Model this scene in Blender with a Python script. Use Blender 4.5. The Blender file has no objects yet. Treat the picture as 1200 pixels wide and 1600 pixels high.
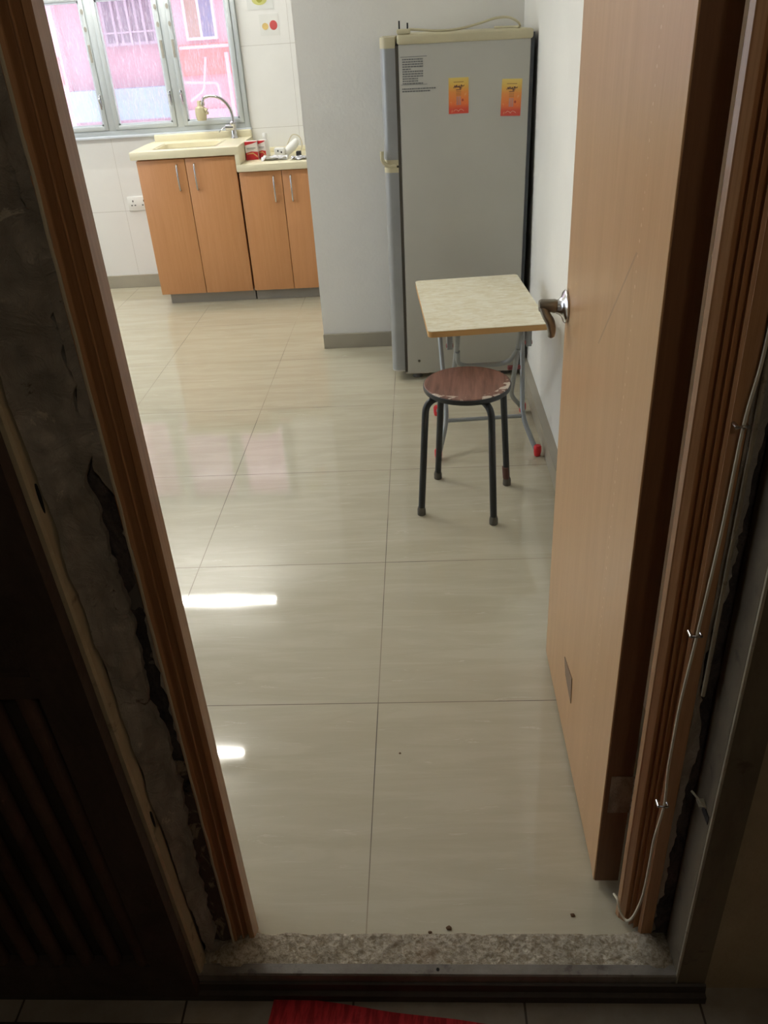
import bpy, bmesh, math, random
from mathutils import Vector, Matrix, noise
random.seed(7)
C = bpy.context.scene.collection
R = math.radians
V = Vector

# ------------------------------------------------------------------ materials
def srgb(r, g, b):
    f = lambda c: (c/12.92 if c <= .04045 else ((c+.055)/1.055)**2.4)
    return (f(r/255), f(g/255), f(b/255), 1)

class NT:
    def __init__(s, name):
        s.m = bpy.data.materials.new(name); s.m.use_nodes = True
        s.t = s.m.node_tree; s.n = s.t.nodes; s.l = s.t.links
        s.b = s.n['Principled BSDF']; s.out = s.n['Material Output']
        s.co = s.n.new('ShaderNodeTexCoord').outputs['Object']
    def new(s, k, **kw):
        n = s.n.new(k)
        for a, v in kw.items(): setattr(n, a, v)
        return n
    def setin(s, node, key, v):
        if hasattr(v, 'is_output') or isinstance(v, bpy.types.NodeSocket): s.l.new(v, node.inputs[key])
        else: node.inputs[key].default_value = v
    def map(s, scale=(1, 1, 1), rot=(0, 0, 0), loc=(0, 0, 0)):
        n = s.new('ShaderNodeMapping'); s.l.new(s.co, n.inputs['Vector'])
        n.inputs['Scale'].default_value = scale; n.inputs['Rotation'].default_value = rot; n.inputs['Location'].default_value = loc
        return n.outputs[0]
    def noise(s, scale, vec=None, detail=4, rough=.55, dist=0):
        n = s.new('ShaderNodeTexNoise'); s.l.new(vec or s.co, n.inputs['Vector'])
        n.inputs['Scale'].default_value = scale; n.inputs['Detail'].default_value = detail
        n.inputs['Roughness'].default_value = rough; n.inputs['Distortion'].default_value = dist
        return n.outputs['Fac']
    def ramp(s, fac, stops, interp='LINEAR'):
        n = s.new('ShaderNodeValToRGB'); s.l.new(fac, n.inputs[0]); cr = n.color_ramp; cr.interpolation = interp
        while len(cr.elements) < len(stops): cr.elements.new(.5)
        for e, (p, c) in zip(cr.elements, stops):
            e.position = p; e.color = c if not isinstance(c, (int, float)) else (c, c, c, 1)
        return n.outputs[0]
    def mix(s, fac, a, b, blend='MIX'):
        n = s.new('ShaderNodeMix', data_type='RGBA', blend_type=blend)
        s.setin(n, 0, fac); s.setin(n, 6, a); s.setin(n, 7, b)
        return n.outputs[2]
    def math(s, op, a, b=0., c=None, clamp=False):
        n = s.new('ShaderNodeMath', operation=op); n.use_clamp = clamp
        s.setin(n, 0, a); s.setin(n, 1, b)
        if c is not None: s.setin(n, 2, c)
        return n.outputs[0]
    def sep(s):
        n = s.new('ShaderNodeSeparateXYZ'); s.l.new(s.co, n.inputs[0]); return n.outputs
    def bump(s, h, strength=.3, dist=.01):
        n = s.new('ShaderNodeBump'); s.l.new(h, n.inputs['Height'])
        n.inputs['Strength'].default_value = strength; n.inputs['Distance'].default_value = dist
        s.l.new(n.outputs[0], s.b.inputs['Normal']); return n
    def fin(s, col, rough=.5, metal=0, spec=.5, coat=0, coat_r=.05):
        s.setin(s.b, 'Base Color', col); s.setin(s.b, 'Roughness', rough); s.setin(s.b, 'Metallic', metal)
        s.setin(s.b, 'Specular IOR Level', spec)
        if coat: s.setin(s.b, 'Coat Weight', coat); s.setin(s.b, 'Coat Roughness', coat_r)
        return s.m

def plain(name, c, rough=.5, metal=0, spec=.5, var=.06, scale=8, bump=0, bscale=60, c2=None):
    t = NT(name); c = srgb(*c)
    c2 = srgb(*c2) if c2 else tuple([x*(1-var*2) for x in c[:3]]+[1])
    f = t.ramp(t.noise(scale), [(.35, 0.), (.7, 1.)])
    col = t.mix(f, c, c2)
    if bump: t.bump(t.noise(bscale, detail=6), bump, .004)
    return t.fin(col, rough, metal, spec)

def wood(name, a, b, scale=(30, 30, 1.2), rough=.35, coat=0, band=2.5, spec=.5, rough_noise=True):
    t = NT(name)
    v = t.map(scale=scale)
    n1 = t.noise(band, v, 6, .6, .4); n2 = t.noise(band*7, v, 3, .6)
    f = t.math('ADD', t.math('MULTIPLY', n1, .75), t.math('MULTIPLY', n2, .3))
    col = t.mix(t.ramp(f, [(.35, 0.), (.72, 1.)]), srgb(*a), srgb(*b))
    t.bump(n2, .05, .002)
    return t.fin(col, rough, 0, spec, coat)

M = {}
# polished floor tiles, .6 m grid with its node at the world origin
def m_floor():
    t = NT('polished_floor_tiles'); o = t.sep()
    vv = t.map(scale=(1.2, 9, 1), rot=(0, 0, R(-9)))
    n = t.noise(2.2, vv, 6, .6, .7)
    vein = t.ramp(n, [(.40, 0.), (.52, .5), (.60, 1.)])
    base = t.mix(vein, srgb(181, 174, 152), srgb(188, 182, 161))
    n2 = t.noise(3.2, t.map(scale=(1.5, 14, 1), rot=(0, 0, R(-14))), 8, .7, 1.2)
    base = t.mix(t.ramp(n2, [(.62, 0.), (.66, .55), (.70, 0.)]), base, srgb(206, 201, 183))
    def line(c, w):
        # distance to the nearest multiple of .6
        m = t.math('ABSOLUTE', t.math('SUBTRACT', t.math('FRACT', t.math('ADD', t.math('DIVIDE', c, .6), .5)), .5))
        return t.math('LESS_THAN', m, w/.6)
    lx = line(o[0], .0011); ly = line(o[1], .0013)
    g = t.math('MAXIMUM', lx, ly)
    gn = t.noise(2.3, None, 3)
    gc = t.mix(t.ramp(gn, [(.36, 0.), (.60, 1.)]), srgb(150, 138, 115), srgb(74, 66, 55))
    col = t.mix(g, base, gc)
    dirt = t.ramp(t.noise(160, None, 2), [(.77, 0.), (.80, .5)])
    col = t.mix(dirt, col, srgb(150, 138, 118))
    rn = t.ramp(t.noise(5, None, 4), [(.3, .03), (.75, .07)])
    rough = t.mix(g, rn, (.6, .6, .6, 1))
    t.bump(t.math('SUBTRACT', t.noise(3.0, None, 2), t.math('MULTIPLY', g, .25)), .03, .004)
    return t.fin(col, rough, 0, .62)
M['floor'] = m_floor()

def m_walltile():
    t = NT('white_wall_tiles'); o = t.sep()
    def line(c, size, off, w):
        m = t.math('ABSOLUTE', t.math('SUBTRACT', t.math('FRACT', t.math('ADD', t.math('DIVIDE', t.math('SUBTRACT', c, off), size), .5)), .5))
        return t.math('LESS_THAN', m, w/size)
    g = t.math('MAXIMUM', line(o[0], .30, -1.79, .0012), line(o[2], .452, .505, .0016))
    col = t.mix(g, srgb(232, 232, 230), srgb(202, 200, 195))
    d = t.ramp(t.noise(2.5, None, 5), [(.4, 0.), (.8, .25)])
    col = t.mix(d, col, srgb(204, 204, 200))
    t.bump(g, -.3, .002)
    return t.fin(col, .22, 0, .45)
M['walltile'] = m_walltile()

def m_plaster(name, c, c2, marks, bump=.35):
    t = NT(name)
    f = t.ramp(t.noise(3, None, 5), [(.35, 0.), (.75, 1.)])
    col = t.mix(f, srgb(*c), srgb(*c2))
    mk = t.ramp(t.noise(6, t.map(scale=(1, 1, 1.6)), 8, .75, .8), [(.70, 0.), (.76, .6)])
    col = t.mix(mk, col, srgb(*marks))
    h = t.math('ADD', t.noise(9, None, 4), t.math('MULTIPLY', t.noise(70, None, 4), .35))
    t.bump(h, bump, .006)
    return t.fin(col, .75, 0, .3)
M['wall'] = m_plaster('grey_white_painted_plaster', (232, 231, 226), (226, 225, 220), (196, 192, 184))
M['wallr'] = m_plaster('white_painted_plaster', (240, 239, 233), (235, 234, 228), (214, 208, 196))
M['ceil'] = plain('ceiling_paint', (225, 225, 222), .8)
M['grime'] = m_plaster('old_corridor_paint', (168, 154, 128), (132, 116, 94), (44, 34, 28), .8)
M['basetile'] = plain('grey_beige_skirting_tile', (166, 160, 144), .35, var=.04)
M['beech'] = wood('beech_laminate_door', (198, 160, 118), (182, 142, 98), (9, 9, .8), .28)
M['beech_c'] = wood('beech_laminate_cabinet', (197, 143, 97), (186, 131, 84), (26, 26, 1.1), .42)
M['edge'] = wood('stained_door_edge', (126, 88, 56), (110, 72, 44), (40, 40, 1.5), .5)
M['casing'] = wood('varnished_door_casing', (182, 138, 98), (152, 108, 70), (60, 60, 1.2), .32, coat=.2)
M['cream'] = plain('cream_solid_surface', (226, 219, 190), .3, var=.02)
M['chrome'] = plain('chrome', (205, 205, 208), .14, 1, var=.02)
M['lever'] = plain('dull_nickel', (150, 144, 132), .36, .55, var=.05)
M['steel'] = plain('brushed_handle_steel', (196, 192, 184), .28, 1, var=.04)
M['alu'] = plain('painted_aluminium', (190, 197, 200), .38, .1, var=.03)
M['alu_w'] = plain('pale_glazing_bead', (215, 222, 232), .35, .1, var=.02)
M['toe'] = plain('grey_plinth', (160, 156, 146), .4, var=.04)
M['white'] = plain('white_plastic', (232, 232, 228), .35, var=.02)
M['offwhite'] = plain('aged_cream_plastic', (200, 192, 160), .42, var=.05)
M['cord'] = plain('cream_cable', (206, 198, 176), .45, var=.04)
M['black'] = plain('black_plastic', (26, 26, 28), .45)
M['hole'] = plain('dark_hole', (14, 12, 12), .9)
M['fgrey'] = plain('fridge_grey_paint', (186, 185, 176), .42, .1, var=.03, scale=3)
M['fdoor'] = plain('fridge_silver_door', (160, 163, 164), .34, .25, var=.07, scale=5)
M['fgasket'] = plain('dark_gasket', (84, 80, 72), .7)
M['fdark'] = plain('fridge_back', (70, 74, 80), .6)
M['print'] = plain('grey_print', (118, 120, 120), .6)
M['tabletube'] = plain('grey_painted_tube', (150, 155, 156), .4, .2, var=.05)
M['red'] = plain('red_plastic', (208, 40, 48), .4)
M['redb'] = plain('faded_red_plastic', (160, 90, 92), .5)
M['blacktube'] = plain('black_painted_tube', (38, 42, 44), .38, .1, var=.1)
M['rubber'] = plain('worn_grey_rubber', (92, 88, 78), .7)
M['rust'] = plain('rusty_tube', (92, 58, 48), .7)

def m_tabletop():
    t = NT('mottled_cream_laminate')
    n = t.noise(2.2, t.map(scale=(9, 26, 9), rot=(0, 0, R(12))), 5, .6, 1.0)
    n2 = t.noise(3.5, t.map(scale=(6, 20, 6), rot=(0, 0, R(-25))), 5, .6, .8)
    col = t.mix(t.ramp(n, [(.38, 0.), (.62, 1.)]), srgb(222, 212, 180), srgb(240, 235, 214))
    col = t.mix(t.ramp(n2, [(.52, 0.), (.66, .7)]), col, srgb(242, 239, 224))
    return t.fin(col, .4)
M['tabletop'] = m_tabletop()
M['banding'] = wood('oak_edge_banding', (200, 158, 100), (186, 142, 84), (2, 30, 30), .5)

def m_seat():
    t = NT('worn_walnut_laminate')
    v = t.map(scale=(34, 3.0, 10), rot=(0, 0, R(-10)))
    n = t.noise(1.3, v, 6, .6, .6)
    col = t.mix(t.ramp(n, [(.30, 0.), (.52, .55), (.70, 1.)]), srgb(82, 50, 42), srgb(142, 104, 90))
    # chips: only near the rim
    o = t.sep()
    r = t.math('SQRT', t.math('ADD', t.math('MULTIPLY', o[0], o[0]), t.math('MULTIPLY', o[1], o[1])))
    rim = t.ramp(r, [(.10, 0.), (.145, 1.)])
    front = t.ramp(t.math('ADD', t.math('MULTIPLY', o[1], -3.5), t.math('ADD', t.math('MULTIPLY', o[0], 1.2), .5)), [(.45, 0.), (.72, 1.)])
    ch = t.ramp(t.noise(34, t.map(scale=(1, 1.5, 1)), 3, .5, .5), [(.53, 0.), (.55, 1.)])
    chip = t.math('MULTIPLY', t.math('MULTIPLY', rim, front), ch)
    sc = t.math('GREATER_THAN', chip, .35)
    col = t.mix(sc, col, srgb(196, 184, 170))
    return t.fin(col, .4)
M['seat'] = m_seat()

def m_metalrust(name, c, c2, rough=.6, sc=6, bump=.5):
    t = NT(name)
    f = t.ramp(t.noise(sc, t.map(scale=(1, 1, .5)), 8, .7, .6), [(.42, 0.), (.62, 1.)])
    f2 = t.ramp(t.noise(sc*9, None, 4, .6), [(.6, 0.), (.7, 1.)])
    col = t.mix(f, srgb(*c), srgb(*c2)); col = t.mix(t.math('MULTIPLY', f2, .5), col, srgb(48, 40, 36))
    t.bump(t.noise(sc*8, None, 6), bump, .003)
    return t.fin(col, rough, .1, .4)
M['gate'] = m_metalrust('brown_painted_iron', (72, 60, 54), (56, 45, 40), .6)
M['gatebar'] = m_metalrust('brown_iron_bars', (84, 66, 55), (66, 46, 38), .65)
M['gframe'] = m_metalrust('greige_painted_steel_frame', (186, 174, 146), (160, 146, 120), .5, 3, .3)
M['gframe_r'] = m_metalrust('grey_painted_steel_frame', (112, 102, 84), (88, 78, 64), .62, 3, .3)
M['ridge'] = m_metalrust('worn_frame_edge', (176, 170, 150), (150, 142, 124), .35, 8, .2)
M['sill'] = m_metalrust('worn_metal_sill', (128, 124, 118), (100, 94, 88), .35, 5, .3)
M['silld'] = m_metalrust('dark_metal_sill', (66, 58, 52), (50, 44, 40), .5, 5, .3)
M['void'] = m_metalrust('tarry_substrate', (84, 76, 72), (36, 33, 34), .85, 22, 1)
M['caulk'] = plain('pale_caulk', (190, 182, 160), .7)
def m_oldplaster():
    t = NT('grey_old_plaster')
    f = t.ramp(t.noise(7, t.map(scale=(1, 1, .45)), 8, .7, 1.2), [(.35, 0.), (.65, 1.)])
    col = t.mix(f, srgb(184, 178, 166), srgb(146, 138, 126))
    f2 = t.ramp(t.noise(16, None, 8, .75, .8), [(.62, 0.), (.66, 1.)])
    col = t.mix(f2, col, srgb(100, 88, 80))
    f3 = t.ramp(t.noise(20, t.map(scale=(1, 1, .6), loc=(5, 2, 1)), 8, .75, 1.5), [(.62, 0.), (.65, .8)])
    col = t.mix(f3, col, srgb(208, 200, 182))
    t.bump(t.noise(26, None, 8, .75, 1.), 1, .012)
    return t.fin(col, .8, 0, .25)
M['oldplaster'] = m_oldplaster()
def m_brown_sub():
    t = NT('brown_substrate_with_plaster_flecks')
    f = t.ramp(t.noise(24, t.map(scale=(1, 1, .7)), 8, .7, 1), [(.56, 0.), (.62, 1.)])
    col = t.mix(f, srgb(92, 76, 66), srgb(156, 142, 120))
    f2 = t.ramp(t.noise(12, None, 6), [(.35, 1.), (.42, 0.)])
    col = t.mix(f2, col, srgb(34, 30, 30))
    t.bump(t.noise(40, None, 8, .7), 1, .008)
    return t.fin(col, .85)
M['brownsub'] = m_brown_sub()
def m_cement():
    t = NT('rough_cement_threshold')
    v = t.new('ShaderNodeTexVoronoi'); t.l.new(t.map(scale=(1, 1, 1)), v.inputs['Vector']); v.inputs['Scale'].default_value = 90
    n = t.noise(110, None, 6, .75, .3); n2 = t.noise(7, None, 4)
    col = t.mix(t.ramp(n, [(.40, 0.), (.60, 1.)]), srgb(150, 136, 112), srgb(206, 198, 180))
    col = t.mix(t.ramp(n2, [(.55, 0.), (.7, .5)]), col, srgb(150, 120, 92))
    t.bump(t.math('ADD', n, t.math('MULTIPLY', v.outputs['Distance'], .6)), 1, .008)
    return t.fin(col, .75)
M['cement'] = m_cement()
def m_cfloor():
    t = NT('corridor_floor_tiles'); o = t.sep()
    def line(c, size, off, w):
        m = t.math('ABSOLUTE', t.math('SUBTRACT', t.math('FRACT', t.math('ADD', t.math('DIVIDE', t.math('SUBTRACT', c, off), size), .5)), .5))
        return t.math('LESS_THAN', m, w/size)
    g = t.math('MAXIMUM', line(o[0], .306, .285, .002), line(o[1], .306, -.722, .002))
    col = t.mix(t.ramp(t.noise(5, None, 8, .7), [(.4, 0.), (.65, 1.)]), srgb(150, 144, 132), srgb(128, 118, 106))
    col = t.mix(t.ramp(t.noise(14, None, 8, .7), [(.64, 0.), (.70, .7)]), col, srgb(66, 54, 46))
    col = t.mix(g, col, srgb(60, 50, 44))
    return t.fin(col, .5)
M['cfloor'] = m_cfloor()
def m_mat():
    t = NT('red_woven_mat')
    n = t.noise(120, t.map(scale=(1, .2, 1)), 3)
    n2 = t.noise(10, None, 6, .7)
    col = t.mix(t.ramp(n, [(.4, 0.), (.6, 1.)]), srgb(150, 20, 30), srgb(200, 44, 54))
    col = t.mix(t.ramp(n2, [(.62, 0.), (.75, .6)]), col, srgb(214, 90, 90))
    t.bump(n, .6, .003); return t.fin(col, .8)
M['mat'] = m_mat()

def m_glass():
    t = NT('rain_streaked_window_glass')
    t.n.remove(t.b)
    s = t.noise(2.0, t.map(scale=(60, 60, 9), rot=(0, R(8), 0)), 4, .65, .8)
    f = t.ramp(s, [(.42, .12), (.60, .30), (.72, .50)])
    tr = t.new('ShaderNodeBsdfTransparent'); tr.inputs[0].default_value = (.96, .96, .97, 1)
    di = t.new('ShaderNodeBsdfTranslucent'); di.inputs[0].default_value = (.85, .86, .9, 1)
    gl = t.new('ShaderNodeBsdfGlossy'); gl.inputs[0].default_value = (.9, .9, .95, 1); gl.inputs['Roughness'].default_value = .08
    m1 = t.new('ShaderNodeMixShader'); t.l.new(f, m1.inputs[0]); t.l.new(tr.outputs[0], m1.inputs[1]); t.l.new(di.outputs[0], m1.inputs[2])
    m2 = t.new('ShaderNodeMixShader'); m2.inputs[0].default_value = .05; t.l.new(m1.outputs[0], m2.inputs[1]); t.l.new(gl.outputs[0], m2.inputs[2])
    t.l.new(m2.outputs[0], t.out.inputs[0])
    return t.m
M['glass'] = m_glass()
def emit(name, c, s):
    t = NT(name); t.setin(t.b, 'Base Color', c); t.setin(t.b, 'Emission Color', c); t.setin(t.b, 'Emission Strength', s); return t.m
M['tube'] = emit('fluorescent_tube_glow', (1, .98, .91, 1), 120)
M['bulb'] = emit('added_bulb_glow', (1, .92, .80, 1), 20)  # glow for the bulb added behind the camera

# ------------------------------------------------------------------ mesh helpers
def link(name, bm, mat, parent=None, smooth=False, loc=None):
    me = bpy.data.meshes.new(name); bmesh.ops.recalc_face_normals(bm, faces=bm.faces[:]); bm.to_mesh(me); bm.free()
    for m in (mat if isinstance(mat, (list, tuple)) else [mat]): me.materials.append(m)
    if smooth:
        for p in me.polygons: p.use_smooth = True
        try: me.set_sharp_from_angle(angle=R(40))
        except Exception: pass
    o = bpy.data.objects.new(name, me); C.objects.link(o)
    if loc is not None: o.location = loc
    if parent is not None: o.parent = parent
    return o
def tag(o, label=None, cat=None, group=None, kind=None):
    if label: o['label'] = label
    if cat: o['category'] = cat
    if group: o['group'] = group
    if kind: o['kind'] = kind
    return o
def empty(name, loc, label, cat, group=None, kind=None, rot=(0, 0, 0)):
    o = bpy.data.objects.new(name, None); C.objects.link(o); o.location = loc; o.rotation_euler = rot
    o.empty_display_size = .05
    return tag(o, label, cat, group, kind)
def box(bm, a, b, bev=0, seg=2, mi=0):
    x0, x1 = sorted((a[0], b[0])); y0, y1 = sorted((a[1], b[1])); z0, z1 = sorted((a[2], b[2]))
    n0 = len(bm.verts)
    vs = [bm.verts.new(p) for p in [(x0,y0,z0),(x1,y0,z0),(x1,y1,z0),(x0,y1,z0),(x0,y0,z1),(x1,y0,z1),(x1,y1,z1),(x0,y1,z1)]]
    fs = [bm.faces.new([vs[i] for i in f]) for f in [(0,3,2,1),(4,5,6,7),(0,1,5,4),(1,2,6,5),(2,3,7,6),(3,0,4,7)]]
    for f in fs: f.material_index = mi
    if bev:
        es = list({e for f in fs for e in f.edges})
        r = bmesh.ops.bevel(bm, geom=es, offset=bev, segments=seg, profile=.5, affect='EDGES')
        for f in r['faces']: f.material_index = mi
    return vs
def B(name, a, b, mat, parent=None, bev=0, seg=2):
    bm = bmesh.new(); box(bm, a, b, bev, seg); return link(name, bm, mat, parent, smooth=bev > 0)
def prism(bm, pts, z0, z1, shear=0., mi=0):
    """closed xy outline extruded from z0 to z1; x shifts by shear*z"""
    lo = [bm.verts.new((x+shear*z0, y, z0)) for x, y in pts]; hi = [bm.verts.new((x+shear*z1, y, z1)) for x, y in pts]
    n = len(pts)
    for i in range(n):
        bm.faces.new((lo[i], lo[(i+1) % n], hi[(i+1) % n], hi[i])).material_index = mi
    bm.faces.new(lo[::-1]).material_index = mi; bm.faces.new(hi).material_index = mi
def extr(bm, pts, axis, a0, a1, mi=0):
    """outline extruded along axis: 'y' pts=(x,z); 'x' pts=(y,z)"""
    f = (lambda p, a: (p[0], a, p[1])) if axis == 'y' else (lambda p, a: (a, p[0], p[1]))
    lo = [bm.verts.new(f(p, a0)) for p in pts]; hi = [bm.verts.new(f(p, a1)) for p in pts]; n = len(pts)
    for i in range(n): bm.faces.new((lo[i], lo[(i+1) % n], hi[(i+1) % n], hi[i])).material_index = mi
    bm.faces.new(lo[::-1]).material_index = mi; bm.faces.new(hi).material_index = mi
def smoothpts(pts, n=8):
    P = [V(p) for p in pts]; out = []
    for i in range(len(P)-1):
        p0 = P[i-1] if i else P[0]*2-P[1]; p1, p2 = P[i], P[i+1]; p3 = P[i+2] if i+2 < len(P) else P[-1]*2-P[-2]
        for k in range(n):
            t = k/n
            out.append(.5*((2*p1)+(-p0+p2)*t+(2*p0-5*p1+4*p2-p3)*t*t+(-p0+3*p1-3*p2+p3)*t**3))
    out.append(P[-1]); return out
def fillet(pts, r, n=6):
    P = [V(p) for p in pts]; out = [P[0]]
    for i in range(1, len(P)-1):
        a = (P[i-1]-P[i]); b = (P[i+1]-P[i]); d = min(r, a.length*.49, b.length*.49)
        s, e = P[i]+a.normalized()*d, P[i]+b.normalized()*d
        for k in range(n+1):
            t = k/n; out.append((1-t)**2*s+2*t*(1-t)*P[i]+t*t*e)
    out.append(P[-1]); return out
def tube(bm, pts, r, seg=12, flat=1., mi=0):
    P = [V(p) for p in pts]; rs = r if isinstance(r, (list, tuple)) else [r]*len(P)
    T = [(P[min(i+1, len(P)-1)]-P[max(i-1, 0)]).normalized() for i in range(len(P))]
    up = V((0, 0, 1)) if abs(T[0].z) < .9 else V((1, 0, 0))
    N = (up - T[0]*up.dot(T[0])).normalized(); rings = []
    for i, p in enumerate(P):
        N = (N - T[i]*N.dot(T[i])).normalized(); Bn = T[i].cross(N)
        rings.append([bm.verts.new(p+rs[i]*(math.cos(2*math.pi*k/seg)*N*flat+math.sin(2*math.pi*k/seg)*Bn)) for k in range(seg)])
    for i in range(len(P)-1):
        for k in range(seg):
            bm.faces.new((rings[i][k], rings[i][(k+1) % seg], rings[i+1][(k+1) % seg], rings[i+1][k])).material_index = mi
    bm.faces.new(rings[0][::-1]).material_index = mi; bm.faces.new(rings[-1]).material_index = mi
def T(name, pts, r, mat, parent=None, seg=12, flat=1.):
    bm = bmesh.new(); tube(bm, pts, r, seg, flat); return link(name, bm, mat, parent, True)
def lathe(bm, prof, seg=32, c=(0, 0, 0), axis='z', mi=0):
    """prof: list of (r, h)"""
    rings = []
    for r, h in prof:
        ring = []
        for k in range(seg):
            a = 2*math.pi*k/seg; u, v = r*math.cos(a), r*math.sin(a)
            p = {'z': (u, v, h), 'x': (h, u, v), 'y': (u, h, v)}[axis]
            ring.append(bm.verts.new((c[0]+p[0], c[1]+p[1], c[2]+p[2])))
        rings.append(ring)
    for i in range(len(rings)-1):
        for k in range(seg): bm.faces.new((rings[i][k], rings[i][(k+1) % seg], rings[i+1][(k+1) % seg], rings[i+1][k])).material_index = mi
    bm.faces.new(rings[0][::-1]).material_index = mi; bm.faces.new(rings[-1]).material_index = mi
def L(name, prof, mat, parent=None, c=(0, 0, 0), axis='z', seg=32):
    bm = bmesh.new(); lathe(bm, prof, seg, c, axis); return link(name, bm, mat, parent, True)
def struct(name, bm, mat, label, cat, smooth=False):
    return tag(link(name, bm, mat, None, smooth), label, cat, kind='structure')
def interp(tab, z):
    tab = sorted(tab)
    if z <= tab[0][0]: return tab[0][1]
    for (a, x), (b, y) in zip(tab, tab[1:]):
        if z <= b: return x+(y-x)*(z-a)/(b-a)
    return tab[-1][1]

# ------------------------------------------------------------------ setting
XR, XL, YB, YP, ZC = .625, -3.3, 3.91, 2.555, 2.62
YF = -.60                                    # corridor side of the door wall
bm = bmesh.new(); box(bm, (XL, YF, -.12), (XR, YB, 0)); struct('floor', bm, M['floor'], 'polished cream floor tiles with thin dark joints', 'floor')
bm = bmesh.new(); box(bm, (XL, YF, ZC), (XR, YB, ZC+.1)); struct('ceiling', bm, M['ceil'], 'plain white ceiling of the room', 'ceiling')
# back wall with the window hole
WX0, WX1, WZ0, WZ1 = -2.72, -.89, .962, 1.76
bm = bmesh.new()
box(bm, (XL, YB, -.12), (XR, YB+.15, WZ0)); box(bm, (XL, YB, WZ1), (XR, YB+.15, ZC+.1))
box(bm, (XL, YB, WZ0), (WX0, YB+.15, WZ1)); box(bm, (WX1, YB, WZ0), (XR, YB+.15, WZ1))
wb = struct('wall_back', bm, M['walltile'], 'white tiled kitchen wall around the window', 'wall')
# decorated tiles with fruit prints
def disc(bm, cx, cz, rx, rz, y, seg=20, mi=0, th=.0008):
    extr(bm, [(cx+rx*math.cos(2*math.pi*k/seg), cz+rz*math.sin(2*math.pi*k/seg)) for k in range(seg)], 'y', y, y-th, mi)
fr = B('decor_tile', (-.76, YB-.0015, 1.455), (-.645, YB+.001, 1.565), plain('decor_tile_glaze', (224, 225, 222), .25, var=.01), wb)
fr['label'] = 'small tile printed with a red apple and a yellow fruit'
bm = bmesh.new(); disc(bm, -.678, 1.507, .023, .025, YB-.0015); link('apple_print', bm, plain('apple_red_print', (206, 92, 92), .3), fr)
bm = bmesh.new(); disc(bm, -.727, 1.503, .019, .018, YB-.0015); link('lemon_print', bm, plain('yellow_fruit_print', (224, 196, 128), .3), fr)
fr = B('decor_tile', (-.82, YB-.0015, 1.59), (-.665, YB+.001, 1.74), plain('decor_tile_glaze_b', (218, 220, 218), .25, var=.01), wb)
fr['label'] = 'square tile printed with yellow green fruit'
bm = bmesh.new(); disc(bm, -.745, 1.64, .044, .028, YB-.0015); link('pear_print', bm, plain('pear_green_print', (206, 206, 130), .3), fr)
bm = bmesh.new(); disc(bm, -.745, 1.642, .018, .018, YB-.0026); link('leaf_print', bm, plain('leaf_print', (168, 168, 80), .3), fr)

bm = bmesh.new(); box(bm, (-.383, YP, 0), (XR+.1, YP+.12, ZC)); struct('wall_partition', bm, M['wall'], 'grey white plaster partition behind the fridge', 'wall')
bm = bmesh.new(); box(bm, (XR, YF-.04, -.12), (XR+.12, YB+.15, ZC+.1)); struct('wall_right', bm, M['wallr'], 'white plaster wall beside the fridge and table', 'wall')
bm = bmesh.new(); box(bm, (XL-.12, YF, -.12), (XL, YB+.15, .6)); box(bm, (XL-.12, YF, 2.4), (XL, YB+.15, ZC+.1)); box(bm, (XL-.12, YF, .6), (XL, -.3, 2.4)); box(bm, (XL-.12, 2.5, .6), (XL, YB+.15, 2.4))
bm2 = bmesh.new()
for a_, b_ in (((XL-.06, -.3, .6), (XL, 2.5, .64)), ((XL-.06, -.3, 2.36), (XL, 2.5, 2.4)), ((XL-.06, -.299, .601), (XL-.001, -.26, 2.399)), ((XL-.06, 2.46, .601), (XL-.001, 2.499, 2.399)), ((XL-.06, 1.08, .62), (XL-.001, 1.12, 2.38))): box(bm2, a_, b_, .003)
w2 = struct('window_added', bm2, M['alu'], 'unseen grey aluminium window added to the left wall for side light', 'window', True)  # out-of-view window, added to bring more side light into the room
B('pane', (XL-.04, -.26, .64), (XL-.036, 1.08, 2.36), M['glass'], w2); B('pane', (XL-.04, 1.12, .64), (XL-.036, 2.46, 2.36), M['glass'], w2)
struct('wall_left', bm, M['wallr'], 'white plaster wall on the left of the room', 'wall')
bm = bmesh.new()
box(bm, (XL, YF, -.12), (-.245, -.52, ZC+.1)); box(bm, (.492, -.560, -.12), (XR, -.52, ZC+.1)); box(bm, (-.245, YF, 2.06), (.492, -.52, ZC+.1))
struct('wall_front', bm, plain('dull_grey_reveal_paint', (108, 102, 94), .7, var=.1), 'wall around the entrance doorway', 'wall')
# skirting tiles
bm = bmesh.new(); box(bm, (-.385, 2.538, 0), (XR-.035, YP, .078), .002)
struct('baseboard_partition', bm, M['basetile'], 'grey beige skirting tile along the partition foot', 'skirting')
bm = bmesh.new(); box(bm, (.592, -.515, 0), (XR, 2.538, .078), .002)
struct('baseboard_right', bm, M['basetile'], 'grey beige skirting tile along the right wall', 'skirting')
bm = bmesh.new(); box(bm, (XL, 3.895, 0), (-1.46, YB, .085), .002)
struct('baseboard_back', bm, M['basetile'], 'grey beige skirting tile below the window wall', 'skirting')

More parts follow.
